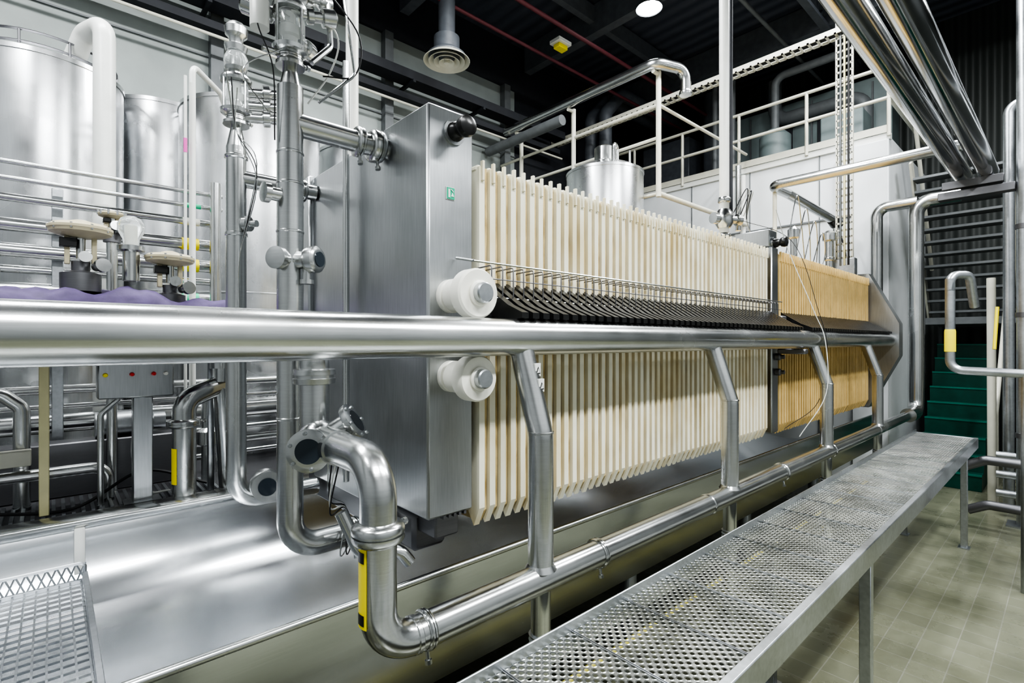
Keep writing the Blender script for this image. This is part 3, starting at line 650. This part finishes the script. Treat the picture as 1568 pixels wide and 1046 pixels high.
b.box((8.85,.6,2.02),(8.95,1.2,2.12),DKSTEEL,.004)
b.done()
b=B('steel_column')
b.tube([(8.95,.42,FZ),(8.95,.42,CZ)],.075,GALV); b.box((8.9,.5,1.9),(9.05,1.25,2.0),DKSTEEL,.005)
b.box((8.8,.26,FZ),(9.1,.58,FZ+.02),GALV,0); b.tube([(8.95,.42,2.5),(8.95,-1.5,2.5)],.07,GALV)
for z in (-1.2,.3,1.4): b.lathe((8.95,.42,z),(0,0,1),[(0,.085),(.06,.085)],DKSTEEL,20)
b.done()
b=B('steel_column'); b.tube([(7.0,.18,FZ),(7.0,.18,CZ)],.05,GALV); b.box((6.9,.08,FZ),(7.1,.28,FZ+.02),GALV,0); b.done()
b=B('service_pipes')
b.tube([(9.6,.6,FZ),(9.6,.6,3.2),(9.6,-.5,3.2)],.06,GALV)
for z in (-1.5,-1.75,-2.0): b.tube([(9.3,-1,z),(9.3,.7,z)],.05,GALV)
for x,z in ((8.3,-1.42),(8.5,-2.0)): b.tube([(x,-1.5,z),(x,.72,z),(x+.0,.9,z-.1)],.055,DKSTEEL)
for k in range(5): b.tube([(9.7+.1*k,.4-.12*k,FZ),(9.7+.1*k,.4-.12*k,1.5+.4*k)],.04,DKSTEEL)
b.box((9.9,-.6,FZ),(10.2,.3,-.2),GREYP,.01)
for k in range(4): b.wire([(9.3,.5,-.6-.2*k),(9.2,.3,-1.0-.2*k),(9.4,.1,-1.3-.1*k),(9.3,-.1,-.9)],.02,RUB)
b.done()
b=B('handrail')
b.tube([(6.6,.83,.62),(6.6,.83,-.28),(6.6,.2,-.30),(6.6,-.5,-.32)],.04,GALV,bend=.1); b.tube([(6.6,.83,.5),(6.6,.83,.66),(6.75,.7,.66),(6.9,.68,.35)],.04,GALV,bend=.08)
b.tube([(6.6,.3,-.3),(6.6,.3,FZ)],.035,GALV)
b.lathe((6.6,.83,-.1),(0,0,1),[(0,.045),(.2,.045),(.22,.041)],YELT,14); b.done()
sg=group('staircase')
st=B('upper_flight',sg)
for k in range(12):
    z=.5+k*.19
    st.box((11.6-k*.12,.65,z),(11.9-k*.12,1.75,z+.04),GREYP,.003)
st.bar((11.9,.62,.35),(10.3,.62,2.9),.03,.18,PAINT); st.bar((11.9,1.78,.35),(10.3,1.78,2.9),.03,.18,PAINT)
st.box((11.6,.6,.3),(12.9,1.8,.42),GREYP,.003)
for y in (.65,1.75): st.box((12.78,y-.03,FZ),(12.88,y+.03,.3),GREYP,0)
st.tube([(11.9,1.75,1.3),(10.3,1.75,3.8)],.03,PAINT)
st.done()
g=B('green_flight',sg)
for k in range(9):
    g.box((10.5+k*.24,.95,FZ),(10.78+k*.24,1.75,FZ+.25*(k+1)),GREEN,.004); g.box((10.49+k*.24,.95,FZ+.25*(k+1)-.02),(10.53+k*.24,1.75,FZ+.25*(k+1)+.006),GREENE,0)
g.done()
b=B('handrail',sg); b.tube([(9.9,.75,FZ),(9.9,.75,-1.0),(11.4,.75,.55)],.03,PAINT); b.tube([(9.05,.70,-.1),(9.15,.68,.45)],.02,YELT); b.tube([(9.8,.78,FZ),(9.9,.8,.9)],.05,PAINT); b.done()
b=B('hanging_cable'); b.wire([(5.3,1.98,1.3),(5.4,1.9,.9),(5.55,1.72,.3),(5.62,1.64,.0),(5.5,1.6,-.5),(5.25,1.75,-.9)],.004,WPAINT); b.wire([(5.45,2.4,1.3),(5.5,1.9,1.0),(5.62,1.7,.3),(5.68,1.64,-.1),(5.6,1.7,-.6),(5.3,1.9,-.85)],.003,RUB); b.done()
b=B('air_diffuser')
o=(4.59,6.6,4.38)
for r0,h in ((.36,0),(.28,-.01),(.2,-.02),(.12,-.03)): b.lathe((o[0],o[1],o[2]+h),(0,0,1),[(0,r0),(.07,r0-.075),(.075,r0-.07),(.008,r0+.004),(0,r0)],PAINT,40,caps=False)
b.lathe((o[0],o[1],o[2]-.03),(0,0,1),[(0,.04),(.06,.03)],PAINT,20)
b.lathe((o[0],o[1],o[2]+.07),(0,0,1),[(0,.3),(.02,.3),(.1,.2),(.3,.2),(.32,.13),(CZ-4.5,.13)],DUCT,32)
b.done()
b=B('high_bay_lamp')
b.lathe((7.6,4.9,5.7),(0,0,1),[(0,.22),(.18,.12),(.3,.09),(.4,.09),(.41,.02),(.6,.02)],GREYP,32,caps=False); b.lathe((7.6,4.9,5.71),(0,0,1),[(0,.2),(.01,.2)],BULB,28)
b.done()

# ------------------------------------------------------------------ lamps added out of view
def lamp(x,y,z,sx,sy,e,name='added_ceiling_light',col=(.965,.99,1)):  # housed area lights, added out of view for fill and steel highlights
    b=B(name); b.box((x-sx/2-.04,y-sy/2-.04,z+.02),(x+sx/2+.04,y+sy/2+.04,z+.12),GREYP,.01); b.tube([(x,y,z+.1),(x,y,CZ)],.012,GREYP); o=b.done()
    ld=bpy.data.lights.new('area','AREA'); ld.shape='RECTANGLE'; ld.size=sx; ld.size_y=sy; ld.energy=e; ld.color=col
    l=bpy.data.objects.new('emitter',ld); l.location=(x,y,z+H+.015); bpy.context.scene.collection.objects.link(l); l.parent=o
for x,y,z,sx,sy,e in ((0.2,-1.6,4.2,2.6,.35,230),(4.2,-1.6,4.2,2.6,.35,250),(8.2,-1.2,4.6,2.6,.35,170),(-2.2,2.5,4.6,.35,2.6,150),(-.5,4.6,5.3,2.6,.35,180),(3.6,4.0,5.5,2.6,.35,220),(6.8,2.6,5.6,.6,.6,160),(8.6,1.6,5.9,1.2,.35,150)):
    lamp(x,y,z,sx,sy,e)

sc=bpy.context.scene
wd=bpy.data.worlds.new('world'); sc.world=wd; wd.use_nodes=True
wd.node_tree.nodes['Background'].inputs[0].default_value=(.85,.92,1,1); wd.node_tree.nodes['Background'].inputs[1].default_value=.1
cam=bpy.data.cameras.new('camera'); cam.lens=17.9; cam.sensor_width=36; cam.clip_start=.05
co=bpy.data.objects.new('camera',cam); sc.collection.objects.link(co); co.location=(0,0,H); co.rotation_euler=(math.pi/2,0,-math.atan2(.6707,.7417)); sc.camera=co
sc.view_settings.view_transform='AgX'
try: sc.view_settings.look='AgX - High Contrast'
except: pass
sc.view_settings.exposure=.6
